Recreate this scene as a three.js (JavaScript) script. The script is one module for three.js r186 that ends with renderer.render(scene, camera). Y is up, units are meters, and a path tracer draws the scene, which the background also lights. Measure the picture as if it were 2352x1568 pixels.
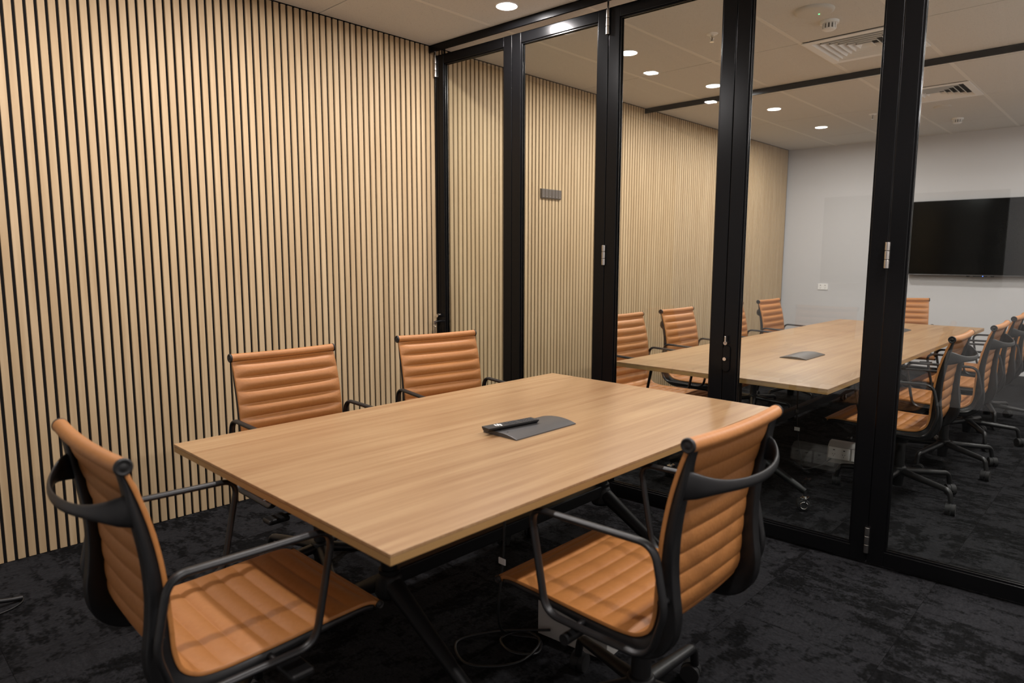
import * as THREE from 'three';
import { RoundedBoxGeometry } from 'three/addons/geometries/RoundedBoxGeometry.js';
import { RectAreaLightUniformsLib } from 'three/addons/lights/RectAreaLightUniformsLib.js';
import { mergeGeometries } from 'three/addons/utils/BufferGeometryUtils.js';

// ---------------------------------------------------------------- camera, light, exposure
const scene = new THREE.Scene();
scene.background = new THREE.Color(0x000000);
const R = Math.PI / 180;
const camera = new THREE.PerspectiveCamera(53.754, 1.5, 0.05, 60);
camera.position.set(3.5614, 1.3442, 3.2798);
camera.rotation.order = 'YXZ';
camera.rotation.set(-7.1666 * R, 43.7555 * R, 0.1563 * R);
camera.focus = 3.3;
camera.userData.fStop = 2.8;
const renderer = new THREE.WebGLRenderer({ antialias: true });
renderer.toneMapping = THREE.LinearToneMapping;
renderer.toneMappingExposure = 1.0;
renderer.shadowMap.enabled = true;
RectAreaLightUniformsLib.init();
const LAMP_SIDE = 0.078, LAMP_POWER = 7.25 / LAMP_SIDE ** 2, LAMP_TINT = new THREE.Color(1, 0.948, 0.935), LAMP_GLOW = 9;
const LAMP_ROWS = [0.86, 3.45], LAMP_STEPS = [2.85, 1.675, 0.507, -0.661, -1.855, -3.023, -4.219];
// room: slat wall at x = 0, end wall at z = -5.57, wall behind the camera at z = 4.1
const RW = 4.14, ZB = -5.57, ZF = 4.1, RH = 2.7;

// ---------------------------------------------------------------- helpers
let seed = 12345;
const rnd = () => { seed = (seed * 1664525 + 1013904223) >>> 0; return seed / 4294967296; };
const V = (x, y, z) => new THREE.Vector3(x, y, z);
const taken = {};
function numbered(name) { const n = taken[name] = (taken[name] ?? -1) + 1; return n ? name + '_' + String(n).padStart(3, '0') : name; }
function note(o, label, category, group, kind) {
  o.userData.label = label;
  if (category) o.userData.category = category;
  if (group) o.userData.group = group;
  if (kind) o.userData.kind = kind;
  return o;
}
function lit(o) { o.castShadow = true; o.receiveShadow = true; return o; }
function mesh(name, geos, m, parent) {
  const list = Array.isArray(geos) ? geos : [geos];
  const g = list.length > 1 ? mergeGeometries(list.map(flat)) : list[0];
  const o = lit(new THREE.Mesh(g, m));
  o.name = parent === scene ? numbered(name) : name;
  parent.add(o);
  return o;
}
function flat(g) { const h = g.index ? g.toNonIndexed() : g.clone(); for (const k of Object.keys(h.attributes)) if (!['position', 'normal', 'uv'].includes(k)) h.deleteAttribute(k); return h; }
function thing(name, label, category, pos = [0, 0, 0], turn = 0, group) {
  const o = new THREE.Group(); o.name = numbered(name); scene.add(o);
  o.position.set(...pos); o.rotation.y = turn;
  return note(o, label, category, group);
}
function structure(name, geos, m, label, category) {
  const o = mesh(name, geos, m, scene); o.name = name;
  return note(o, label, category, null, 'structure');
}
function copyOf(root, label, pos, turn) {
  const r = root.clone(); r.userData = { ...root.userData };
  r.name = numbered(root.name.replace(/_\d{3}$/, '')); scene.add(r);
  r.position.set(...pos); r.rotation.y = turn;
  if (label) r.userData.label = label;
  return r;
}
const box = (w, h, d, x = 0, y = 0, z = 0) => new THREE.BoxGeometry(w, h, d).translate(x, y, z);
const rbox = (w, h, d, r, x = 0, y = 0, z = 0, s = 2) => new RoundedBoxGeometry(w, h, d, s, r).translate(x, y, z);
const cyl = (r0, r1, h, x = 0, y = 0, z = 0, n = 24) => new THREE.CylinderGeometry(r0, r1, h, n).translate(x, y, z);
const cylX = (r, l, x = 0, y = 0, z = 0, n = 24) => new THREE.CylinderGeometry(r, r, l, n).rotateZ(Math.PI / 2).translate(x, y, z);
const cylZ = (r, l, x = 0, y = 0, z = 0, n = 24) => new THREE.CylinderGeometry(r, r, l, n).rotateX(Math.PI / 2).translate(x, y, z);
const tube = (pts, r, n = 60, k = 8, closed = false) => new THREE.TubeGeometry(new THREE.CatmullRomCurve3(pts, closed, 'centripetal'), n, r, k, closed);
// uv in metres by the way each face points, then scaled and moved
function uvMetres(g, su = 1, sv = 1, ou = 0, ov = 0, turn = false) {
  const h = g.index ? g.toNonIndexed() : g, p = h.attributes.position, n = h.attributes.normal, uv = new Float32Array(p.count * 2);
  for (let i = 0; i < p.count; i++) {
    const ax = Math.abs(n.getX(i)), ay = Math.abs(n.getY(i)), az = Math.abs(n.getZ(i)), x = p.getX(i), y = p.getY(i), z = p.getZ(i);
    let u, v;
    if (ay >= ax && ay >= az) { u = x; v = z; } else if (ax >= az) { u = z; v = y; } else { u = x; v = y; }
    if (turn) [u, v] = [v, u];
    uv[i * 2] = u * su + ou; uv[i * 2 + 1] = v * sv + ov;
  }
  h.setAttribute('uv', new THREE.BufferAttribute(uv, 2));
  return h;
}
// a section carried along a path that lies in a plane: axis N across the plane, the other axis is N x tangent
function sweep(pts, N, sectionAt, closed = false, cap = true) {
  const n = pts.length, pos = [], uv = [], idx = [];
  let k = 0, run = 0;
  for (let i = 0; i < n + (closed ? 1 : 0); i++) {
    const a = pts[closed ? (i - 1 + n) % n : Math.max(i - 1, 0)], b = pts[closed ? (i + 1) % n : Math.min(i + 1, n - 1)], P = pts[i % n];
    const T = b.clone().sub(a).normalize(), Q = N.clone().cross(T).normalize(), sec = sectionAt(i / (n - (closed ? 0 : 1)), i % n);
    if (i) run += P.distanceTo(pts[i - 1]);
    k = sec.length;
    for (let j = 0; j <= k; j++) { const [s, t] = sec[j % k]; pos.push(P.x + N.x * s + Q.x * t, P.y + N.y * s + Q.y * t, P.z + N.z * s + Q.z * t); uv.push(s, run); }
  }
  const rows = n + (closed ? 1 : 0), w = k + 1;
  for (let i = 0; i < rows - 1; i++) for (let j = 0; j < k; j++) { const a = i * w + j, b = a + 1, c = a + w, d = c + 1; idx.push(a, c, b, b, c, d); }
  const g = new THREE.BufferGeometry();
  if (cap && !closed) for (const [row, flip] of [[0, false], [rows - 1, true]]) {
    const at = pos.length / 3; let cx = 0, cy = 0, cz = 0;
    for (let j = 0; j < k; j++) { const o = (row * w + j) * 3; cx += pos[o]; cy += pos[o + 1]; cz += pos[o + 2]; }
    pos.push(cx / k, cy / k, cz / k); uv.push(0, 0);
    for (let j = 0; j < k; j++) { const o = (row * w + j) * 3; pos.push(pos[o], pos[o + 1], pos[o + 2]); uv.push(0, 0); }
    for (let j = 0; j < k; j++) { const a = at + 1 + j, b = at + 1 + (j + 1) % k; flip ? idx.push(at, b, a) : idx.push(at, a, b); }
  }
  g.setAttribute('position', new THREE.Float32BufferAttribute(pos, 3));
  g.setAttribute('uv', new THREE.Float32BufferAttribute(uv, 2));
  g.setIndex(idx); g.computeVertexNormals();
  // the doubled seam column shares its normals
  const nn = g.attributes.normal;
  for (let i = 0; i < rows; i++) {
    const a = i * w, b = a + k, v = V(nn.getX(a) + nn.getX(b), nn.getY(a) + nn.getY(b), nn.getZ(a) + nn.getZ(b)).normalize();
    nn.setXYZ(a, v.x, v.y, v.z); nn.setXYZ(b, v.x, v.y, v.z);
  }
  return g;
}
const ellipse = (a, b, n = 12) => Array.from({ length: n }, (_, i) => [Math.cos(-i / n * 2 * Math.PI) * a, Math.sin(-i / n * 2 * Math.PI) * b]);
function roundedPath(corners, closed, step = 6) {  // corners: [Vector3, radius]
  const out = [], n = corners.length;
  corners.forEach(([P, r], i) => {
    if (!closed && (i === 0 || i === n - 1)) { out.push(P.clone()); return; }
    const A = corners[(i - 1 + n) % n][0].clone().sub(P), B = corners[(i + 1) % n][0].clone().sub(P);
    const half = A.angleTo(B) / 2, d = Math.min(r / Math.tan(half), A.length() * 0.49, B.length() * 0.49);
    const a = P.clone().addScaledVector(A.normalize(), d), b = P.clone().addScaledVector(B.normalize(), d);
    for (let k = 0; k <= step; k++) { const t = k / step; out.push(a.clone().multiplyScalar((1 - t) ** 2).addScaledVector(P, 2 * t * (1 - t)).addScaledVector(b, t * t)); }
  });
  return out;
}

// ---------------------------------------------------------------- textures
const hash = (x, y, s) => { let h = (x * 374761393 + y * 668265263 + s * 974634777) | 0; h = Math.imul(h ^ (h >>> 13), 1274126177); return ((h ^ (h >>> 16)) >>> 0) / 4294967295; };
function vnoise(x, y, s, px = 0, py = 0) {
  const xi = Math.floor(x), yi = Math.floor(y), fx = x - xi, fy = y - yi, u = fx * fx * (3 - 2 * fx), v = fy * fy * (3 - 2 * fy);
  const wx = (k) => px ? ((k % px) + px) % px : k, wy = (k) => py ? ((k % py) + py) % py : k;
  const a = hash(wx(xi), wy(yi), s), b = hash(wx(xi + 1), wy(yi), s), c = hash(wx(xi), wy(yi + 1), s), d = hash(wx(xi + 1), wy(yi + 1), s);
  return a + (b - a) * u + (c - a) * v + (a - b - c + d) * u * v;
}
function texture(w, h, f, srgb = true) {
  const d = new Uint8Array(w * h * 4);
  for (let y = 0; y < h; y++) for (let x = 0; x < w; x++) { const c = f(x / w, y / h, x, y), o = (y * w + x) * 4; d[o] = c[0]; d[o + 1] = c[1]; d[o + 2] = c[2]; d[o + 3] = 255; }
  const t = new THREE.DataTexture(d, w, h); t.magFilter = THREE.LinearFilter; t.minFilter = THREE.LinearMipmapLinearFilter; t.generateMipmaps = true;
  t.wrapS = t.wrapT = THREE.RepeatWrapping; if (srgb) t.colorSpace = THREE.SRGBColorSpace; t.needsUpdate = true;
  return t;
}
const mix3 = (a, b, t) => [a[0] + (b[0] - a[0]) * t, a[1] + (b[1] - a[1]) * t, a[2] + (b[2] - a[2]) * t];
const clamp = (x) => Math.max(0, Math.min(1, x));
// oak veneer: 0.6 m across, 2.7 m along the grain (v)
function oak(w, h, light, dark, across, along, s, contrast, tilt) {
  return texture(w, h, (u, v) => {
    const X = u * across, N = (x, f, k) => { const c = Math.max(1, Math.round(f * along)); return vnoise(x, v * c, k, 0, c); };
    const x = X + (N(u * 4, 0.9, s + 9) - 0.5) * tilt;
    const band = N(x * 20, 1.3, s) * 0.3 + N(x * 58, 2.2, s + 1) * 0.4 + N(x * 150, 4.2, s + 2) * 0.34;
    const pore = N(x * 620, 22, s + 3), fig = N(X * 9, 5, s + 5);
    let t = clamp((band - 0.5) * contrast + 0.46 + (fig - 0.5) * 0.16);
    t = clamp(t + (pore > 0.72 ? (pore - 0.72) * 0.5 : 0));
    return mix3(light, dark, t);
  });
}
const slatMap = oak(1024, 2048, [200, 175, 139], [172, 144, 107], 0.6, 2.7, 11, 1.0, 0.02);
const tableMap = oak(1024, 2048, [168, 137, 100], [140, 105, 71], 1.2, 2.0, 37, 1.35, 0.035);
const carpetMap = texture(1024, 1024, (u, v) => {   // 2 m square
  const a = vnoise(u * 16, v * 34, 3, 16, 34) * 0.42 + vnoise(u * 40, v * 84, 4, 40, 84) * 0.32 + vnoise(u * 110, v * 190, 5, 110, 190) * 0.3;
  const big = vnoise(u * 7, v * 11, 6, 7, 11), fine = vnoise(u * 512, v * 360, 7, 512, 360), thread = vnoise(u * 256, v * 60, 8, 256, 60);
  const k = clamp((a + (big - 0.5) * 0.22 + (fine - 0.5) * 0.16 - 0.47) * 4.6 + 0.5);
  const b = 15 + 20 * k + (fine - 0.5) * 10 + (thread - 0.5) * 6;
  return [b, b, b * 1.05];
});
const carpetBump = texture(512, 512, (u, v) => { const b = 255 * (vnoise(u * 256, v * 170, 21, 256, 170) * 0.7 + vnoise(u * 60, v * 120, 22, 60, 120) * 0.3); return [b, b, b]; }, false);
const ceilingMap = texture(512, 512, (u, v) => { const f = vnoise(u * 256, v * 256, 41, 256, 256), s = vnoise(u * 120, v * 120, 42, 120, 120); const k = 214 - (f > 0.86 ? 26 : 0) - (s > 0.9 ? 22 : 0) + (f - 0.5) * 8; return [k, k * 0.985, k * 0.955]; });
const grainBump = texture(512, 512, (u, v) => { const b = 255 * (vnoise(u * 200, v * 200, 51, 200, 200) * 0.6 + vnoise(u * 90, v * 90, 52, 90, 90) * 0.4); return [b, b, b]; }, false);
const leatherMap = texture(512, 512, (u, v) => { const k = vnoise(u * 6, v * 6, 61, 6, 6) * 0.6 + vnoise(u * 90, v * 90, 62, 90, 90) * 0.4; return mix3([173, 115, 61], [161, 105, 54], k); });
const brushedMap = texture(256, 256, (u, v) => { const k = 150 + 60 * vnoise(u * 4, v * 128, 71, 4, 128); return [k, k, k]; }, false);

// ---------------------------------------------------------------- materials
const std = (o) => new THREE.MeshStandardMaterial(o), phy = (o) => new THREE.MeshPhysicalMaterial(o);
const srgb = (r, g, b) => new THREE.Color().setRGB(r / 255, g / 255, b / 255, THREE.SRGBColorSpace);
const M = {
  slat: std({ map: slatMap, roughness: 0.62 }),
  felt: std({ color: srgb(16, 15, 15), roughness: 1 }),
  table: phy({ map: tableMap, roughness: 0.34 }),
  tableEdge: std({ color: srgb(152, 118, 72), roughness: 0.5 }),
  tableCore: std({ color: srgb(150, 112, 68), roughness: 0.55 }),
  carpet: phy({ map: carpetMap, bumpMap: carpetBump, bumpScale: 0.003, roughness: 1, specularIntensity: 0.12 }),
  ceiling: std({ map: ceilingMap, roughness: 0.95 }),
  ceilingTrim: std({ color: srgb(208, 204, 196), roughness: 0.7 }),
  gridBar: std({ color: srgb(226, 222, 214), roughness: 0.6 }),
  wall: std({ color: srgb(200, 199, 200), roughness: 0.8, bumpMap: grainBump, bumpScale: 0.0004 }),
  baseboard: std({ color: srgb(24, 24, 25), roughness: 0.5 }),
  frame: phy({ color: srgb(13, 13, 14), roughness: 0.24, specularIntensity: 0.4 }),
  gasket: std({ color: srgb(14, 14, 14), roughness: 0.7 }),
  glass: phy({ color: 0xf9fbf9, transmission: 1, thickness: 0, roughness: 0, ior: 1.5 }),
  steel: std({ color: srgb(196, 192, 186), metalness: 1, roughness: 0.32, roughnessMap: brushedMap }),
  chrome: std({ color: srgb(225, 225, 225), metalness: 1, roughness: 0.1 }),
  leather: phy({ map: leatherMap, roughness: 0.5, bumpMap: grainBump, bumpScale: 0.0006 }),
  chairMetal: phy({ color: srgb(22, 22, 23), roughness: 0.42, specularIntensity: 0.85 }),
  chairPlastic: std({ color: srgb(20, 20, 21), roughness: 0.5 }),
  rubber: std({ color: srgb(18, 18, 19), roughness: 0.7 }),
  tableLeg: phy({ color: srgb(11, 11, 12), roughness: 0.5, specularIntensity: 0.6 }),
  hatch: std({ color: srgb(66, 64, 63), roughness: 0.42 }),
  hatchDark: std({ color: srgb(12, 12, 12), roughness: 0.8 }),
  remote: std({ color: srgb(26, 26, 27), roughness: 0.45 }),
  remoteKey: std({ color: srgb(58, 58, 60), roughness: 0.6 }),
  paper: std({ color: srgb(236, 235, 232), roughness: 0.8 }),
  whitePlastic: std({ color: srgb(240, 239, 237), roughness: 0.45 }),
  greyPlastic: std({ color: srgb(172, 170, 166), roughness: 0.5 }),
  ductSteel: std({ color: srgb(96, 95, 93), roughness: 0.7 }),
  detectorCore: std({ color: srgb(130, 128, 125), roughness: 0.7 }),
  slot: std({ color: srgb(52, 50, 50), roughness: 0.8 }),
  cable: std({ color: srgb(17, 17, 18), roughness: 0.5 }),
  switchPlate: std({ color: srgb(64, 58, 54), roughness: 0.5 }),
  switchKey: std({ color: srgb(76, 69, 66), roughness: 0.45 }),
  screen: phy({ color: srgb(7, 7, 8), roughness: 0.12, specularIntensity: 0.5 }),
  tvCase: std({ color: srgb(24, 24, 25), roughness: 0.4 }),
  tvStrip: std({ color: srgb(120, 120, 122), metalness: 1, roughness: 0.35 }),
  lampGlow: std({ color: 0xffffff, emissive: LAMP_TINT, emissiveIntensity: LAMP_GLOW }),
  blueLed: std({ color: 0x10206a, emissive: new THREE.Color(0.1, 0.25, 1), emissiveIntensity: 3 }),
  greenLed: std({ color: 0x105020, emissive: new THREE.Color(0.1, 1, 0.25), emissiveIntensity: 4 }),
};

// ---------------------------------------------------------------- floor, walls, ceiling
const floor = structure('floor', box(RW + 0.4, 0.1, ZF - ZB + 0.4, RW / 2, -0.062, (ZF + ZB) / 2), M.felt, 'charcoal carpet floor with mottled darker patches under both tables', 'floor');
{
  const variants = [];
  for (let k = 0; k < 20; k++) variants.push(uvMetres(box(0.499, 0.012, 0.499), 0.5, 0.5, rnd(), rnd(), k % 4 === 3));
  let k = 0;
  for (let z = ZB + 0.25; z < ZF + 0.2; z += 0.5) for (let x = 0.25; x < RW + 0.2; x += 0.5) {
    const t = mesh('carpet_tile', variants[Math.floor(rnd() * 20)], M.carpet, floor); t.position.set(x, -0.006, z); k++;
  }
}
const GAP0 = 2.662, PITCH = 0.04, SLATW = 0.0274;
const wallLeft = structure('wall_left', box(0.1, RH + 0.5, ZF - ZB + 0.4, -0.062, RH / 2 + 0.2, (ZF + ZB) / 2), M.felt, 'long wall of vertical oak slats on black felt backing', 'wall');
{
  const variants = [];
  for (let k = 0; k < 16; k++) {
    const g = flat(new RoundedBoxGeometry(0.012, RH - 0.002, SLATW, 1, 0.0012)), p = g.attributes.position, uv = new Float32Array(p.count * 2), u0 = (k + 0.1) / 16.5, v0 = rnd();
    for (let i = 0; i < p.count; i++) { uv[i * 2] = u0 + (p.getZ(i) + p.getX(i)) / 0.6; uv[i * 2 + 1] = v0 + p.getY(i) / 2.7; }
    g.setAttribute('uv', new THREE.BufferAttribute(uv, 2)); variants.push(g);
  }
  const z0 = GAP0 + PITCH / 2 + 36 * PITCH;
  for (let i = 0; ; i++) {
    const z = z0 - i * PITCH;
    if (z > ZF - 0.01) continue;
    if (z < ZB + 0.014) break;
    const s = mesh('slat', variants[Math.floor(rnd() * 16)], M.slat, wallLeft); s.position.set(-0.006, RH / 2, z);
  }
}
structure('wall_back', box(RW + 0.4, RH + 0.5, 0.1, RW / 2, RH / 2 + 0.2, ZB - 0.05), M.wall, 'plain light grey end wall behind the long table', 'wall');
structure('wall_right', box(0.1, RH + 0.5, ZF - ZB + 0.4, RW + 0.05, RH / 2 + 0.2, (ZF + ZB) / 2), M.wall, 'plain light grey side wall facing the slat wall', 'wall');
structure('wall_front', box(RW + 0.4, RH + 0.5, 0.1, RW / 2, RH / 2 + 0.2, ZF + 0.05), M.wall, 'plain light grey wall opposite the glass partition', 'wall');
structure('baseboard_back', rbox(RW, 0.1, 0.012, 0.002, RW / 2, 0.05, ZB + 0.006), M.baseboard, 'black skirting along the foot of the grey end wall', 'baseboard');
structure('baseboard_right', rbox(0.012, 0.1, ZF - ZB, 0.002, RW - 0.006, 0.05, (ZF + ZB) / 2), M.baseboard, 'black skirting along the foot of the grey side wall', 'baseboard');

const ceiling = structure('ceiling', box(RW + 0.4, 0.1, ZF - ZB + 0.4, RW / 2, RH + 0.35, (ZF + ZB) / 2), M.gridBar, 'suspended ceiling of pale acoustic tiles in a flush grid', 'ceiling');
const GX = [0, 0.57, 1.17, 1.77, 2.37, 2.97, 3.57, RW], GZ = [ZB, -4.85, -3.65, -2.45, -1.25, -0.05, 1.15, 2.35, 3.55, ZF];
for (let i = 0; i < GX.length - 1; i++) for (let j = 0; j < GZ.length - 1; j++) {
  const vent = GX[i] === 1.77 && (GZ[j] === -2.45 ? [-2.45, -1.85] : GZ[j] === -3.65 ? [-3.05, -2.45] : null);   // half tile beside an air diffuser
  const [za, zb] = vent || [GZ[j], GZ[j + 1]], w = GX[i + 1] - GX[i], d = zb - za;
  const t = mesh('ceiling_tile', uvMetres(rbox(w - 0.014, 0.016, d - 0.006, 0.0015, 0, 0, 0, 1), 2, 2, rnd(), rnd()), M.ceiling, ceiling);
  t.position.set((GX[i] + GX[i + 1]) / 2, RH + 0.0095, (za + zb) / 2);
}
for (const x of GX.slice(1, -1)) mesh('grid_bar', box(0.024, 0.006, ZF - ZB, x, RH + 0.0035, (ZF + ZB) / 2), M.gridBar, ceiling);

// ---------------------------------------------------------------- glass folding partition
const SLOPE = 0.055, ZP = 0.305, PT = Math.atan(SLOPE), PD = 0.042;   // front face of the leaves: z = ZP - SLOPE x
const along = (s) => [s * Math.cos(PT), 0, ZP - s * Math.sin(PT)];
{
  const rail = [box(RW + 0.02, 0.005, 0.105, RW / 2, 2.6975, 0), rbox(RW + 0.02, 0.044, 0.014, 0.002, RW / 2, 2.678, 0.0455)];
  const t1 = structure('trim_1', rail, M.frame, 'glossy black ceiling track over the glass folding doors', 'track');
  t1.rotation.y = Math.atan(0.04); t1.position.set(0, 0, 0.352 - 0.0525);
  const t2 = structure('trim_2', rail.map((g) => g.clone()), M.frame, 'empty black ceiling track crossing above the long table', 'track');
  t2.position.set(0, 0, -2.2 - 0.0525);
}
const jamb = structure('trim_3', [rbox(0.014, 2.65, 0.05, 0.002, 0.007, 1.325, -0.022)], M.frame, 'black jamb strip fixed to the slat wall beside the first glass leaf', 'jamb');
jamb.position.set(0, 0, ZP);
const SEAMS = [0.016, 0.672, 1.345, 2.046, 2.738, 3.432, 4.12];
const ST = 0.066, Y0 = 0.012, Y1 = 2.646, RB = 0.064, RT = 0.058;
const doorLabels = ['narrow black framed glass leaf against the slat wall', 'black framed glass leaf beside the leaf hinged to the wall', 'black framed glass leaf ending at the door lock stile', 'black framed glass leaf carrying the escutcheon lock', 'black framed glass leaf with hinges at mid height and floor', 'black framed glass leaf against the grey side wall'];
for (let i = 0; i < 6; i++) {
  const g = new THREE.Group(), w = SEAMS[i + 1] - SEAMS[i] - 0.003; scene.add(g);
  g.name = 'door_' + (i + 1); note(g, doorLabels[i], 'glass door', null, 'structure');
  g.position.set(...along(SEAMS[i] + 0.0015)); g.rotation.y = PT;
  for (const x of [ST / 2, w - ST / 2]) mesh('stile', rbox(ST, Y1 - Y0, PD, 0.003, x, (Y0 + Y1) / 2, -PD / 2), M.frame, g);
  mesh('top_rail', rbox(w - 2 * ST + 0.002, RT, PD - 0.002, 0.003, w / 2, Y1 - RT / 2, -PD / 2), M.frame, g);
  mesh('bottom_rail', rbox(w - 2 * ST + 0.002, RB, PD - 0.002, 0.003, w / 2, Y0 + RB / 2, -PD / 2), M.frame, g);
  const x0 = ST, x1 = w - ST, y0 = Y0 + RB, y1 = Y1 - RT, b = 0.009;
  for (const zf of [-0.012, -0.03]) mesh('glazing_bead', [rbox(b, y1 - y0, 0.008, 0.002, x0 + b / 2 - 0.001, (y0 + y1) / 2, zf), rbox(b, y1 - y0, 0.008, 0.002, x1 - b / 2 + 0.001, (y0 + y1) / 2, zf), rbox(x1 - x0, b, 0.008, 0.002, w / 2, y0 + b / 2 - 0.001, zf), rbox(x1 - x0, b, 0.008, 0.002, w / 2, y1 - b / 2 + 0.001, zf)], M.frame, g);
  mesh('glass_pane', box(x1 - x0 + 0.006, y1 - y0 + 0.006, 0.0065, w / 2, (y0 + y1) / 2, -0.021), M.glass, g);
  if (i === 0 || i === 2 || i === 4) {
    for (const [ya, yb] of [[2.51, 2.635], [1.3, 1.41], [0.058, 0.175]]) {
      if (i === 0 && yb < 2) continue;
      const L = yb - ya, hx = -0.0015, pieces = [];
      for (let k = 0; k < 3; k++) pieces.push(new THREE.LatheGeometry([[0, 0], [0.0098, 0], [0.0112, 0.0015], [0.0112, L / 3 - 0.0025], [0.0098, L / 3 - 0.001], [0, L / 3 - 0.001]].map((q) => new THREE.Vector2(...q)), 20).translate(hx, ya + k * L / 3, 0.007));
      mesh('hinge', pieces, M.steel, g);
    }
    if (i === 0) for (const px of [0.035, 0.062]) mesh('hanger_pin', cyl(0.0045, 0.0045, 0.058, px, 2.666, -0.02, 12), M.frame, g);
    mesh('pivot_rod', cyl(0.0055, 0.0055, 0.045, -0.0015, 2.655, 0.007, 12), M.steel, g);
  }
  if (i === 3) {   // lock on the stile beside the seam
    const lx = 0.012;
    const e = mesh('escutcheon', new THREE.ExtrudeGeometry((() => { const s = new THREE.Shape(); s.absarc(0, 0.047, 0.0165, 0, Math.PI); s.absarc(0, -0.047, 0.0165, Math.PI, 2 * Math.PI); return s; })(), { depth: 0.006, bevelEnabled: true, bevelSize: 0.0015, bevelThickness: 0.0015, bevelSegments: 2, curveSegments: 16 }).translate(lx + 0.006, 0.852, 0.0015), M.frame, g);
    mesh('lock_cylinder', cylZ(0.0085, 0.018, lx + 0.004, 0.852, 0.016), M.chrome, e);
    mesh('latch_knob', [cylZ(0.0095, 0.02, lx + 0.004, 0.93, 0.012), rbox(0.009, 0.034, 0.012, 0.003, lx + 0.004, 0.948, 0.02)], M.steel, g);
  }
  if (i === 0) {   // cam lock with its key on the wall leaf
    mesh('lock', [cylZ(0.0105, 0.03, 0.014, 0.945, 0.015), cylZ(0.008, 0.05, 0.014, 0.905, 0.02), rbox(0.03, 0.006, 0.006, 0.002, 0.018, 0.955, 0.012)], M.chrome, g);
    mesh('key', [rbox(0.006, 0.024, 0.022, 0.002, 0.014, 0.9, 0.05), new THREE.TorusGeometry(0.011, 0.0016, 8, 20).rotateY(Math.PI / 2).translate(0.014, 0.88, 0.053), rbox(0.004, 0.045, 0.009, 0.0015, 0.014, 0.85, 0.052)], M.steel, g);
  }
}

// ---------------------------------------------------------------- downlights
const lampLabel = (i, r) => (r ? ['downlight of the side wall row nearest the wall opposite the partition', 'downlight of the side wall row above the front table', 'downlight of the side wall row just in front of the partition track', 'downlight of the side wall row first behind the partition', 'downlight of the side wall row just before the empty track', 'downlight of the side wall row first beyond the empty track', 'downlight of the side wall row nearest the grey end wall'][i] : ['round recessed downlight near the wall opposite the partition', 'round recessed downlight above the front table', 'glowing round downlight just in front of the partition track', 'glowing round downlight first behind the glass partition', 'glowing round downlight just before the empty ceiling track', 'glowing round downlight first beyond the empty ceiling track', 'glowing round downlight nearest the grey end wall'][i]);
let lampProto = null;
LAMP_ROWS.forEach((x, r) => LAMP_STEPS.forEach((z, i) => {
  let o;
  if (!lampProto) {
    o = lampProto = thing('ceiling_downlight', '', 'downlight', [0, 0, 0], 0, 'recessed ceiling downlights');
    mesh('trim_ring', new THREE.LatheGeometry([[0.051, 0.004], [0.053, -0.002], [0.06, -0.004], [0.064, -0.001], [0.064, 0.004]].map((q) => new THREE.Vector2(...q)), 40), M.whitePlastic, o);
    mesh('lamp_disc', cyl(0.052, 0.052, 0.002, 0, 0.001, 0, 40), M.lampGlow, o);
  } else o = copyOf(lampProto, null, [0, 0, 0], 0);
  o.userData.label = lampLabel(i, r);
  o.position.set(x, RH, z);
  const s = new THREE.RectAreaLight(LAMP_TINT, LAMP_POWER, LAMP_SIDE, LAMP_SIDE);
  s.name = 'downlight_panel'; s.position.set(x, RH - 0.0015, z); s.rotation.x = -Math.PI / 2;
  scene.add(s);
}));

// ---------------------------------------------------------------- tables
function caster(parent, x, z, turn) {
  const m = mesh('caster', [cyl(0.009, 0.009, 0.05, x, 0.088, z, 14), rbox(0.034, 0.03, 0.05, 0.006, x, 0.062, z)], M.chrome, parent);
  const dx = Math.cos(turn), dz = Math.sin(turn);
  for (const s of [-1, 1]) {
    const w = mesh('wheel', new THREE.LatheGeometry([[0, -0.007], [0.018, -0.008], [0.028, -0.0085], [0.034, -0.006], [0.034, 0.006], [0.028, 0.0085], [0.018, 0.008], [0, 0.007]].map((q) => new THREE.Vector2(...q)), 28).rotateX(Math.PI / 2), M.rubber, m);
    w.position.set(x + dx * 0.014 * s - dz * 0.008, 0.034, z + dz * 0.014 * s + dx * 0.008); w.rotation.y = Math.PI / 2 - turn;
    const h = mesh('wheel_hub', new THREE.TorusGeometry(0.019, 0.004, 8, 24), M.chrome, m);
    h.position.set(x + dx * 0.0235 * s - dz * 0.008, 0.034, z + dz * 0.0235 * s + dx * 0.008); h.rotation.y = Math.PI / 2 - turn;
  }
}
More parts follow.
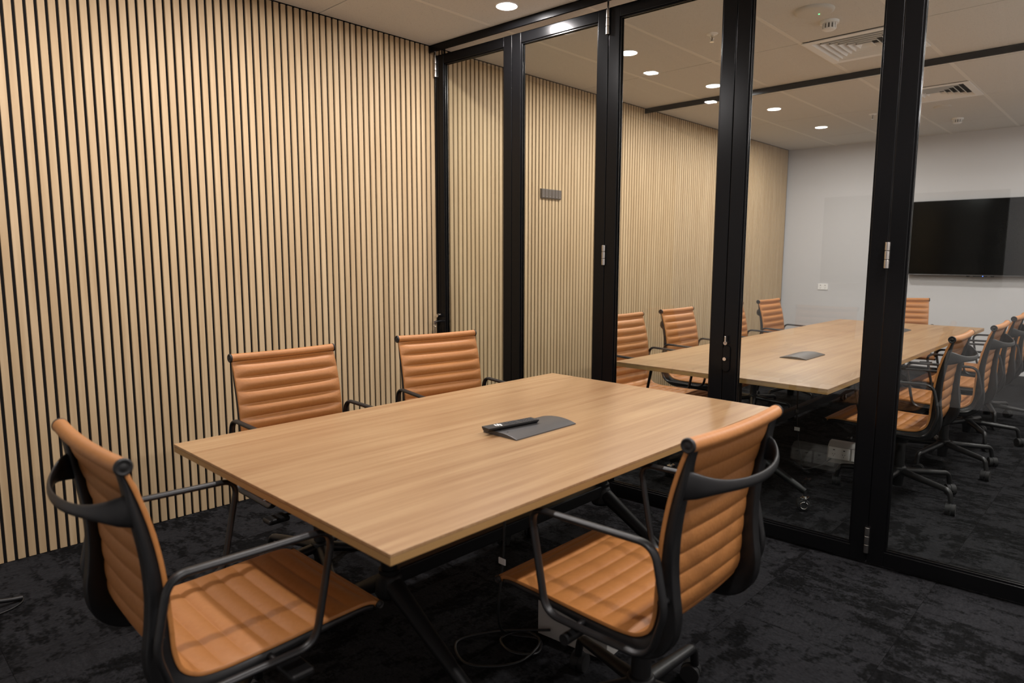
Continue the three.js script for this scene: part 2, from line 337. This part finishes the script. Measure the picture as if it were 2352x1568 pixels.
function table(label, x0, x1, z0, z1, ends, hatches) {
  const cx = (x0 + x1) / 2, cz = (z0 + z1) / 2, W = x1 - x0, L = z1 - z0, TH = 0.735;
  const t = thing('conference_table', label, 'table', [cx, 0, cz]);
  mesh('tabletop', uvMetres(rbox(W, 0.008, L, 0.0012, 0, TH - 0.004, 0), 1 / 1.2, 1 / 2.0, 0.5, 0.5), M.table, t);
  mesh('edge_band', rbox(W - 0.0012, 0.0185, L - 0.0012, 0.001, 0, TH - 0.0173, 0), M.tableEdge, t);
  for (const z of ends) {
    const zz = z - cz;
    mesh('column', [cyl(0.026, 0.026, 0.36, 0, 0.528, zz, 28), cyl(0.034, 0.034, 0.012, 0, 0.358, zz, 28)], M.tableLeg, t);
    mesh('support_arm', [rbox(W - 0.35, 0.03, 0.05, 0.004, 0, 0.69, zz)], M.tableLeg, t);
    mesh('leg_hub', [new THREE.LatheGeometry([[0, 0], [0.04, 0], [0.046, 0.012], [0.042, 0.06], [0.03, 0.085], [0, 0.085]].map((q) => new THREE.Vector2(...q)), 28).translate(0, 0.272, zz)], M.tableLeg, t);
    for (const s of [-1, 1]) {
      const pts = [V(s * 0.015, 0.318, zz), V(s * 0.1, 0.27, zz), V(s * 0.25, 0.185, zz), V(s * 0.405, 0.105, zz)];
      mesh('leg', sweep(new THREE.CatmullRomCurve3(pts).getPoints(14), V(0, 0, 1), (q) => ellipse(0.034 - 0.016 * q, 0.03 - 0.013 * q, 14)), M.tableLeg, t);
      caster(t, s * 0.405, zz, s * 0.6 + 0.4);
    }
  }
  mesh('stretcher', rbox(0.045, 0.05, Math.abs(ends[0] - ends[1]), 0.006, 0, 0.335, (ends[0] + ends[1]) / 2 - cz), M.tableLeg, t);
  for (const s of [-1, 1]) mesh('side_beam', rbox(0.03, 0.035, L - 0.36, 0.004, s * (W / 2 - 0.3), 0.69, 0), M.tableLeg, t);
  for (const [hx, hz] of hatches) {
    // a shallow domed lid over a cable tray, brush slot at the near end
    const w = 0.158, l = 0.318, n = 14, prof = [];
    for (let k = 0; k <= n; k++) { const a = k / n * 2 - 1; prof.push([a * w / 2, 0.011 * (1 - a * a) + 0.003]); }
    const shape = new THREE.Shape(); shape.moveTo(-w / 2, 0.0005); prof.forEach(([a, b]) => shape.lineTo(a, b)); shape.lineTo(w / 2, 0.0005); shape.closePath();
    const hatch = mesh('cable_hatch', new THREE.ExtrudeGeometry(shape, { depth: l - 0.006, bevelEnabled: true, bevelSize: 0.0012, bevelThickness: 0.003, bevelSegments: 2 }).translate(hx - cx, TH, hz - cz - l / 2 + 0.003), M.hatch, t);
    hatch.userData.label = 'dark grey cable lid set into the tabletop';
    mesh('cable_slot', rbox(0.056, 0.004, 0.009, 0.0015, hx - cx - 0.006, TH + 0.0128, hz - cz + l / 2 - 0.022), M.hatchDark, hatch);
    mesh('lid_frame', [rbox(0.05, 0.003, 0.002, 0.0008, hx - cx, TH + 0.013, hz - cz - l / 2 + 0.016), rbox(0.002, 0.003, l - 0.034, 0.0008, hx - cx - 0.058, TH + 0.0078, hz - cz)], M.hatchDark, hatch);
  }
  return t;
}
table('rectangular oak laminate table with remote and cable lid, in front of the partition', 1.284, 2.467, 0.591, 2.498, [2.08, 0.95], [[1.98, 1.53]]);
table('long oak laminate table with two cable lids behind the glass', 1.29, 2.49, -3.83, 0.03, [-0.31, -3.45], [[2.0, -0.965], [2.0, -3.0]]);

// ---------------------------------------------------------------- chair
const SLW = 0.232;   // half width of the sling
const sidePath = (() => {
  const c = new THREE.CatmullRomCurve3([[0.338, 0.424], [0.31, 0.437], [0.22, 0.44], [0.1, 0.436], [0, 0.434], [-0.08, 0.435], [-0.13, 0.444], [-0.162, 0.468], [-0.176, 0.51], [-0.18, 0.57], [-0.184, 0.64], [-0.192, 0.72], [-0.207, 0.8], [-0.228, 0.875], [-0.247, 0.927]].map(([z, y]) => V(0, y, z)), false, 'centripetal');
  return c.getSpacedPoints(400);
})();
const pathLen = sidePath.reduce((a, p, i) => a + (i ? p.distanceTo(sidePath[i - 1]) : 0), 0);
const CH = 0.0545, COLS = [-1, -0.99, -0.96, -0.91, -0.84, -0.74, -0.55, -0.28, 0, 0.28, 0.55, 0.74, 0.84, 0.91, 0.96, 0.99, 1], smooth01 = (t) => { t = clamp(t); return t * t * (3 - 2 * t); };
function slingPart(i0, i1, phase) {
  const pts = sidePath.slice(i0, i1 + 1), ds = pathLen / 400;
  return sweep(pts, V(1, 0, 0), (q, i) => {
    const s = ((i + i0) * ds + phase) / CH, f = s - Math.floor(s), puff = Math.pow(4 * f * (1 - f), 0.92), up = smooth01((i + i0 - 170) / 50), hf = 0.004 + (0.0065 + 0.0085 * up) * puff, hb = 0.004 + 0.0045 * puff, sec = [], back = 0.6 + 0.4 * up;
    const sag = (a) => -0.009 * back * (1 - a * a);
    for (const a of COLS) { const e = Math.pow(Math.abs(a), 6); sec.push([a * SLW, hf * (1 - e) + 0.0045 * e + sag(a)]); }
    for (const a of [...COLS].reverse()) { const e = Math.pow(Math.abs(a), 6); sec.push([a * SLW, -hb * (1 - e) - 0.0045 * e + sag(a)]); }
    return sec;
  });
}
const BEND = 196;
const seatGeo = slingPart(4, BEND, 0.02), backGeo = slingPart(BEND, 396, 0.02);
const capProfile = (r, t) => new THREE.LatheGeometry([[0, 0], [r, 0], [r, t - 0.002], [r - 0.002, t], [r * 0.72, t], [r * 0.66, t - 0.002], [r * 0.36, t - 0.002], [r * 0.3, t], [0, t]].map((q) => new THREE.Vector2(...q)), 28);
const railGeo = (() => {
  const pts = []; for (let i = 6; i <= 398; i += 4) pts.push(sidePath[i]);
  pts.push(V(0, 0.933, -0.2493));
  return sweep(pts, V(1, 0, 0), (q) => {
    const bump = Math.exp(-(((q - 0.5) / 0.13) ** 2)), th = (0.016 + 0.014 * Math.sin(Math.PI * q) + 0.026 * bump) * (1 - 0.62 * smooth01((q - 0.9) / 0.1)), a = 0.0175, i = -0.0055, o = -0.0055 - th;
    return [[-a, i], [-a, o + 0.004], [-a + 0.004, o], [-a * 0.2, o + 0.003], [a - 0.004, o], [a, o + 0.004], [a, i]].reverse();
  });
})();
const armGeo = (s) => {
  const x = s * 0.262;
  const P = roundedPath([[V(x, 0.687, 0.188), 0.042], [V(x, 0.697, -0.19), 0.05], [V(x, 0.545, -0.222), 0.12], [V(x, 0.417, -0.185), 0.075], [V(x, 0.412, 0.132), 0.06]], true, 8);
  return sweep(P, V(1, 0, 0), () => ellipse(0.0125, 0.0078, 12), true);
};
const antlerGeo = (() => {
  const pts = []; for (let k = 0; k <= 28; k++) { const a = k / 28 * 2 - 1; pts.push(V(a * 0.218, 0.838 - 0.012 * (1 - a * a), -0.233 - 0.086 * Math.pow(1 - a * a, 0.6))); }
  return sweep(pts, V(0, 1, 0), (q) => { const e = Math.pow(Math.abs(q * 2 - 1), 5); return ellipse(0.0132 + 0.024 * e, 0.006 + 0.004 * e, 14); });
})();
function casterGeo(a) {
  const g = [];
  for (const s of [-1, 1]) g.push(new THREE.CylinderGeometry(0.0295, 0.0295, 0.019, 24).rotateZ(Math.PI / 2).translate(s * 0.0135, 0.0295, 0.012));
  g.push(new THREE.CylinderGeometry(0.031, 0.031, 0.007, 24, 1, false, 0, Math.PI).rotateZ(Math.PI / 2).translate(0, 0.0305, 0.012), cyl(0.0075, 0.0075, 0.03, 0, 0.058, 0, 12));
  return mergeGeometries(g.map(flat)).rotateY(a);
}
function makeChair(label) {
  const t = thing('office_chair', label, 'chair', [0, 0, 0], 0, 'tan ribbed meeting chairs');
  const seat = mesh('seat', seatGeo, M.leather, t), back = mesh('backrest', backGeo, M.leather, t);
  mesh('front_roll', cylX(0.0102, SLW * 2, 0, 0.4225, 0.338, 20), M.leather, seat);
  const topPts = []; for (let k = 0; k <= 16; k++) { const a = k / 16 * 2 - 1; topPts.push(V(a * SLW, 0.935 - 0.004 * (1 - a * a), -0.25 - 0.008 * (1 - a * a))); }
  mesh('top_roll', sweep(topPts, V(0, 1, 0), () => ellipse(0.017, 0.017, 20)), M.leather, back);
  for (const s of [-1, 1]) {
    mesh('end_cap', capProfile(0.0178, 0.008).rotateZ(-s * Math.PI / 2).translate(s * (SLW - 0.001), 0.935, -0.25), M.chairPlastic, back);
    mesh('end_cap', capProfile(0.0115, 0.007).rotateZ(-s * Math.PI / 2).translate(s * (SLW - 0.001), 0.4225, 0.338), M.chairPlastic, seat);
    const rail = mesh('side_rail', railGeo.clone().translate(s * 0.2125, 0, 0), M.chairMetal, t);
    mesh('bolt', [cylX(0.008, 0.03, s * 0.242, 0.56, -0.208, 14), cylX(0.0105, 0.006, s * 0.252, 0.56, -0.208, 16)], M.chairMetal, rail);
    mesh('bolt', cylX(0.008, 0.03, s * 0.242, 0.413, 0.03, 14), M.chairMetal, rail);
    mesh('armrest', armGeo(s), M.chairMetal, t);
  }
  mesh('back_brace', antlerGeo, M.chairMetal, t);
  mesh('seat_brace', [rbox(0.41, 0.018, 0.05, 0.006, 0, 0.405, 0.09), rbox(0.41, 0.018, 0.05, 0.006, 0, 0.402, -0.07)], M.chairMetal, t);
  const mech = mesh('tilt_mechanism', [rbox(0.14, 0.055, 0.2, 0.018, 0, 0.372, 0.01), cyl(0.05, 0.034, 0.05, 0, 0.335, 0, 24)], M.chairPlastic, t);
  mesh('height_lever', [cylX(0.005, 0.15, -0.14, 0.362, 0.09, 10), rbox(0.085, 0.02, 0.06, 0.008, -0.235, 0.356, 0.09)], M.chairPlastic, mech);
  mesh('tension_knob', [cylX(0.007, 0.1, 0.11, 0.35, 0.08, 12), cylX(0.015, 0.1, 0.2, 0.35, 0.08, 18)], M.chairPlastic, mech);
  mesh('gas_column', [cyl(0.016, 0.016, 0.2, 0, 0.28, 0, 22), cyl(0.026, 0.029, 0.17, 0, 0.235, 0, 24)], M.chairPlastic, t);
  const base = mesh('base', new THREE.LatheGeometry([[0, 0.06], [0.026, 0.06], [0.03, 0.11], [0.04, 0.125], [0.041, 0.165], [0.034, 0.175], [0, 0.175]].map((q) => new THREE.Vector2(...q)), 28), M.chairMetal, t);
  for (let k = 0; k < 5; k++) {
    const a = k * 72 * R;
    const P = roundedPath([[V(0.02, 0.146, 0), 0], [V(0.302, 0.122, 0), 0.03], [V(0.315, 0.058, 0), 0]], false, 6);
    const full = []; for (let i = 0; i < 6; i++) full.push(P[0].clone().lerp(P[1], i / 6)); full.push(...P.slice(1));
    mesh('base_leg', sweep(full, V(0, 0, 1), (q) => ellipse(0.025 - 0.0115 * Math.min(1, q * 1.5), 0.02 - 0.0075 * Math.min(1, q * 1.5), 12)).rotateY(-a), M.chairMetal, base);
    mesh('caster', casterGeo(k * 1.7 + 0.5).translate(Math.cos(a) * 0.315, 0, Math.sin(a) * 0.315), M.rubber, base);
  }
  return t;
}
const chairs = [
  // label, top roll centre x, z, facing angle (degrees; 90 faces away from the slat wall), world angle of one base leg
  ['tan ribbed chair backing onto the room at the table long side away from the slats', 2.849, 1.743, -90, 198],
  ['tan ribbed chair at the short end of the front table away from the partition', 1.9, 2.885, 180, 30],
  ['tan ribbed chair between slat wall and front table, farther from the partition', 0.883, 1.892, 90, 50],
  ['tan ribbed chair between slat wall and front table, nearer the partition', 0.876, 1.037, 82, 10],
  ['tan ribbed chair behind the glass, first from the partition along the slat wall', 0.862, -0.66, 88, 20],
  ['tan ribbed chair behind the glass, second from the partition along the slat wall', 0.862, -1.4, 90, 65],
  ['tan ribbed chair behind the glass, third from the partition along the slat wall', 0.86, -2.3, 90, 5],
  ['tan ribbed chair behind the glass, fourth from the partition along the slat wall', 0.889, -3.05, 90, 40],
  ['tan ribbed chair at the head of the long table below the television', 1.72, -4.28, 20, 15],
  ['tan ribbed chair at the long table side away from the slats, first from the partition', 2.833, -0.925, -90, -24],
  ['tan ribbed chair at the long table side away from the slats, second from the partition', 2.884, -1.76, -90, -32],
  ['tan ribbed chair at the long table side away from the slats, third from the partition', 2.872, -2.6, -90, 12],
  ['tan ribbed chair at the long table side away from the slats, fourth from the partition', 2.872, -3.4, -90, 0],
];
let chairProto = null;
for (const [label, tx, tz, deg, leg] of chairs) {
  const a = deg * R, pos = [tx + 0.25 * Math.sin(a), 0, tz + 0.25 * Math.cos(a)];
  let c;
  if (!chairProto) { c = chairProto = makeChair(label); c.position.set(...pos); c.rotation.y = a; } else c = copyOf(chairProto, label, pos, a);
  c.getObjectByName('base').rotation.y = -leg * R - a;
}

// ---------------------------------------------------------------- small things
{ // remote control on the cable lid
  const t = thing('remote_control', 'black remote control with white print lying on the cable lid', 'remote', [1.955, 0.7498, 1.606], -8.3 * R);
  const s = new THREE.Shape([[-0.012, 0], [0.012, 0], [0.021, 0.0085], [0.0215, 0.012], [-0.0215, 0.012], [-0.021, 0.0085]].map((q) => new THREE.Vector2(...q)));
  mesh('body', new THREE.ExtrudeGeometry(s, { depth: 0.216, bevelEnabled: true, bevelSize: 0.0012, bevelThickness: 0.003, bevelSegments: 2 }).translate(0, 0.001, -0.108), M.remote, t);
  for (let r = 0; r < 9; r++) for (let c = 0; c < 3; c++) mesh('key', rbox(0.0085, 0.002, 0.006, 0.0008, (c - 1) * 0.0125, 0.0147, -0.095 + r * 0.0125 + (r > 4 ? 0.012 : 0), 1), M.remoteKey, t);
  mesh('white_print', [rbox(0.012, 0.0006, 0.007, 0.0002, -0.009, 0.0144, 0.052, 1), rbox(0.01, 0.0006, 0.006, 0.0002, 0.003, 0.0144, 0.058, 1), rbox(0.011, 0.0006, 0.008, 0.0002, -0.003, 0.0144, 0.046, 1), rbox(0.009, 0.0006, 0.005, 0.0002, 0.01, 0.0144, 0.05, 1), rbox(0.012, 0.0006, 0.005, 0.0002, 0.0, 0.0144, 0.066, 1), rbox(0.008, 0.0006, 0.005, 0.0002, -0.012, 0.0144, 0.063, 1)], M.paper, t);
}
function powerBox(label, pos, turn) {   // white floor box with two sloping double sockets
  const t = thing('power_box', label, 'power box', pos, turn, 'floor power boxes');
  const s = new THREE.Shape([[0, 0], [0.1, 0], [0.1, 0.02], [0.085, 0.105], [0.045, 0.128], [0, 0.128]].map((q) => new THREE.Vector2(...q)));
  mesh('case', new THREE.ExtrudeGeometry(s, { depth: 0.28, bevelEnabled: true, bevelSize: 0.002, bevelThickness: 0.002, bevelSegments: 2 }).rotateY(-Math.PI / 2).translate(0.14, 0.002, -0.05), M.greyPlastic, t);
  for (const x of [-0.07, 0.07]) {
    const f = mesh('socket_plate', rbox(0.128, 0.074, 0.006, 0.002).rotateX(-0.174).translate(x, 0.066, 0.0465), M.whitePlastic, t);
    for (const q of [-0.031, 0.031]) {
      const holes = [];
      for (const [dx, dy, a] of [[-0.007, -0.006, 0.5], [0.007, -0.006, -0.5], [0, -0.019, 0]]) holes.push(box(0.0022, 0.008, 0.003).rotateZ(a).translate(q + dx, dy, 0.0028).rotateX(-0.174).translate(x, 0.066, 0.0465));
      holes.push(rbox(0.012, 0.006, 0.004, 0.001, q, 0.021, 0.003).rotateX(-0.174).translate(x, 0.066, 0.0465));
      mesh('pin_slots', holes, M.slot, f);
    }
  }
  return t;
}
powerBox('white floor power box seen from behind under the front table', [2.19, 0, 1.5], Math.PI + 0.1);
powerBox('white floor power box with double sockets facing the partition', [2.205, 0, -1.37], 0.08);
function cable(label, pts, r, tagAt) {
  const t = thing('power_cable', label, 'cable', [0, 0, 0], 0, 'power cables under the tables');
  mesh('lead', tube(pts, r, 160, 8), M.cable, t);
  if (tagAt) mesh('cable_tag', rbox(0.032, 0.022, 0.004, 0.001, ...tagAt), M.paper, t);
}
cable('black power cable coiled on the carpet beneath the front table', [V(1.98, 0.704, 1.6), V(1.985, 0.5, 1.66), V(2.0, 0.31, 1.69), V(2.01, 0.08, 1.72), V(2.0, 0.012, 1.66), V(2.1, 0.01, 1.61), V(2.15, 0.012, 1.68), V(2.09, 0.018, 1.74), V(2.0, 0.012, 1.7), V(2.03, 0.018, 1.62), V(2.12, 0.024, 1.63), V(2.14, 0.012, 1.76), V(2.02, 0.008, 1.88), V(1.9, 0.008, 1.82), V(1.94, 0.01, 1.7), V(2.04, 0.03, 1.63), V(2.12, 0.04, 1.575)], 0.0045, [2.006, 0.3, 1.702]);
cable('black power cable hanging to the floor beneath the long table', [V(2.0, 0.704, -0.92), V(2.02, 0.5, -0.87), V(2.03, 0.3, -0.86), V(2.05, 0.1, -0.9), V(2.03, 0.012, -1.0), V(2.08, 0.01, -1.15), V(2.1, 0.03, -1.29)], 0.0045, [2.034, 0.3, -0.849]);

{ // black switch bank on the slats
  const t = thing('wall_switch', 'black multi gang switch plate mounted on the oak slats', 'switch', [0, 1.838, -0.875], Math.PI / 2);
  mesh('back_plate', rbox(0.246, 0.074, 0.012, 0.002, 0, 0, 0.006), M.switchPlate, t);
  for (let k = 0; k < 6; k++) { const b = mesh('switch_module', rbox(0.035, 0.064, 0.008, 0.0015, -0.1 + k * 0.04, 0, 0.0145), M.switchKey, t); mesh('indicator', cylZ(0.0022, 0.002, -0.1 + k * 0.04, -0.022, 0.019, 10), M.greyPlastic, b); }
}
{ // socket on the end wall
  const t = thing('wall_socket', 'white double power socket on the grey end wall beside the slats', 'socket', [0.508, 0.98, ZB]);
  const p = mesh('face_plate', rbox(0.118, 0.074, 0.011, 0.003, 0, 0, 0.0055), M.whitePlastic, t);
  for (const q of [-0.028, 0.028]) mesh('pin_slots', [box(0.0025, 0.009, 0.002).rotateZ(0.5).translate(q - 0.007, -0.006, 0.0112), box(0.0025, 0.009, 0.002).rotateZ(-0.5).translate(q + 0.007, -0.006, 0.0112), box(0.0025, 0.009, 0.002, q, -0.02, 0.0112), rbox(0.013, 0.007, 0.004, 0.001, q, 0.02, 0.0115)], M.slot, p);
}
function television(label, pos, turn) {
  const t = thing('television', label, 'television', pos, turn, 'wall televisions');
  mesh('wall_bracket', [rbox(0.5, 0.3, 0.056, 0.004, 0, 0, 0.0065)], M.tvCase, t);
  mesh('case', rbox(1.45, 0.82, 0.04, 0.006, 0, 0, 0.055), M.tvCase, t);
  mesh('screen', rbox(1.436, 0.802, 0.004, 0.001, 0, 0.004, 0.0755), M.screen, t);
  const b = mesh('bottom_strip', rbox(1.446, 0.007, 0.006, 0.002, 0, -0.4055, 0.076), M.tvStrip, t);
  mesh('sensor_bar', [rbox(0.13, 0.012, 0.02, 0.003, 0, -0.414, 0.065)], M.tvCase, b);
  mesh('power_led', cylZ(0.004, 0.003, 0.025, -0.414, 0.0758, 12), M.blueLed, b);
  for (const s of [-1, 1]) mesh('stand_bump', rbox(0.03, 0.014, 0.02, 0.004, s * 0.11, -0.414, 0.066), M.tvCase, b);
}
television('black flat television mounted on the grey end wall above the chair', [2.16, 1.563, ZB + 0.022], 0);
television('black flat television mounted on the wall opposite the partition', [2.3, 1.51, ZF - 0.022], Math.PI);

function diffuser(label, x, z) {
  const t = thing('air_diffuser', label, 'air vent', [x, RH - 0.004, z], 0, 'square ceiling air diffusers');
  const duct = 0.16, hw = 0.26;
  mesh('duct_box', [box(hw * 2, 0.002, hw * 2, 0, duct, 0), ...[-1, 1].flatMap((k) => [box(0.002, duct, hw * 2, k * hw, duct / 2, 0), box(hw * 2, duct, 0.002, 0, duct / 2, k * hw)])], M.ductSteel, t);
  mesh('outer_frame', [box(0.595, 0.005, 0.045, 0, 0, 0.275), box(0.595, 0.005, 0.045, 0, 0, -0.275), box(0.045, 0.005, 0.505, 0.275, 0, 0), box(0.045, 0.005, 0.505, -0.275, 0, 0)], M.whitePlastic, t);
  for (let k = 0; k < 6; k++) {   // nested square cones that open downwards
    const h = Math.SQRT2 * (0.25 - k * 0.041), up = h - 0.026;
    const g = new THREE.LatheGeometry([[up, 0.022], [up + 0.002, 0.023], [h + 0.002, 0.001], [h + 0.004, -0.003], [h, -0.003], [up, 0.022]].map((q) => new THREE.Vector2(...q)), 4, Math.PI / 4).toNonIndexed();
    g.computeVertexNormals(); mesh('louvre', g, M.whitePlastic, t);
  }
}
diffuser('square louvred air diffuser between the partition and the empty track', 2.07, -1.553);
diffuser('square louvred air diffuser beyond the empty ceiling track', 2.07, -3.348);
function smoke(label, x, z) {
  const t = thing('smoke_detector', label, 'smoke detector', [x, RH, z], 0, 'ceiling smoke detectors');
  mesh('base', cyl(0.052, 0.05, 0.014, 0, -0.006, 0, 36), M.whitePlastic, t);
  mesh('cap', new THREE.LatheGeometry([[0, -0.05], [0.026, -0.05], [0.034, -0.045], [0.036, -0.04]].map((q) => new THREE.Vector2(...q)), 36), M.whitePlastic, t);
  mesh('chamber', cyl(0.024, 0.024, 0.03, 0, -0.027, 0, 24), M.detectorCore, t);
  for (let k = 0; k < 12; k++) { const a = k / 12 * 2 * Math.PI; mesh('fin', rbox(0.009, 0.03, 0.004, 0.001).rotateY(-a + Math.PI / 2).translate(Math.cos(a) * 0.036, -0.028, Math.sin(a) * 0.036), M.whitePlastic, t); }
}
smoke('white smoke detector hanging from the ceiling beside the first diffuser', 2.05, -0.95);
smoke('white smoke detector on the ceiling nearest the end wall', 1.995, -4.66);
function sprinkler(label, x, z) {
  const t = thing('fire_sprinkler', label, 'sprinkler', [x, RH, z], 0, 'ceiling fire sprinklers');
  mesh('escutcheon', new THREE.LatheGeometry([[0, -0.004], [0.012, -0.006], [0.032, -0.004], [0.036, 0.002]].map((q) => new THREE.Vector2(...q)), 32), M.whitePlastic, t);
  mesh('frame', [tube([V(-0.004, -0.006, 0), V(-0.012, -0.024, 0), V(0, -0.044, 0)], 0.002, 16, 8), tube([V(0.004, -0.006, 0), V(0.012, -0.024, 0), V(0, -0.044, 0)], 0.002, 16, 8), cyl(0.008, 0.008, 0.012, 0, -0.01, 0, 16)], M.chrome, t);
  mesh('bulb', cyl(0.0025, 0.0025, 0.022, 0, -0.027, 0, 10), M.slot, t);
  mesh('deflector', cyl(0.013, 0.013, 0.0015, 0, -0.046, 0, 24), M.chrome, t);
}
sprinkler('small chrome sprinkler head in the ceiling just behind the partition', 1.45, -0.69);
sprinkler('small chrome sprinkler head in the ceiling beyond the empty track', 1.45, -3.885);
{
  const t = thing('wireless_access_point', 'flush white ceiling disc with a small green light', 'access point', [2.05, RH, -0.71]);
  mesh('disc', new THREE.LatheGeometry([[0, -0.018], [0.085, -0.016], [0.102, -0.008], [0.105, 0.002]].map((q) => new THREE.Vector2(...q)), 48), M.ceilingTrim, t);
  mesh('status_led', cyl(0.0035, 0.0035, 0.003, 0.02, -0.0185, -0.02, 12), M.greenLed, t);
}
{
  const t = thing('occupancy_sensor', 'flat white sensor disc on the ceiling near the second diffuser', 'sensor', [2.007, RH, -3.96]);
  mesh('disc', new THREE.LatheGeometry([[0, -0.014], [0.04, -0.012], [0.068, -0.005], [0.072, 0.002]].map((q) => new THREE.Vector2(...q)), 40), M.ceilingTrim, t);
}
{ // black tripod stand by the slat wall, only one foot in view
  const t = thing('floor_stand', 'foot of a black tubular stand on carpet beside the slats', 'stand', [0.5, 0, 3.2]);
  mesh('pole', cyl(0.012, 0.012, 0.5, 0, 0.27, 0, 20), M.chairMetal, t);
  for (const a of [1.71, 1.71 + 2.1, 1.71 + 4.2]) mesh('leg', tube([V(0, 0.1, 0), V(Math.cos(a) * 0.12, 0.085, -Math.sin(a) * 0.12), V(Math.cos(a) * 0.36, 0.018, -Math.sin(a) * 0.36), V(Math.cos(a) * 0.4, 0.011, -Math.sin(a) * 0.4)], 0.009, 30, 12), M.chairMetal, t);
  mesh('cord', tube([V(-0.06, 0.006, -0.4), V(-0.03, 0.006, -0.392), V(0.0, 0.005, -0.36), V(0.02, 0.005, -0.3), V(0.03, 0.005, -0.2), V(0.01, 0.02, -0.05), V(0, 0.06, -0.01)], 0.0028, 50, 8), M.cable, t);
}
scene.traverse((o) => { if (o.isMesh && o.material === M.glass) { o.castShadow = false; } });
renderer.render(scene, camera);
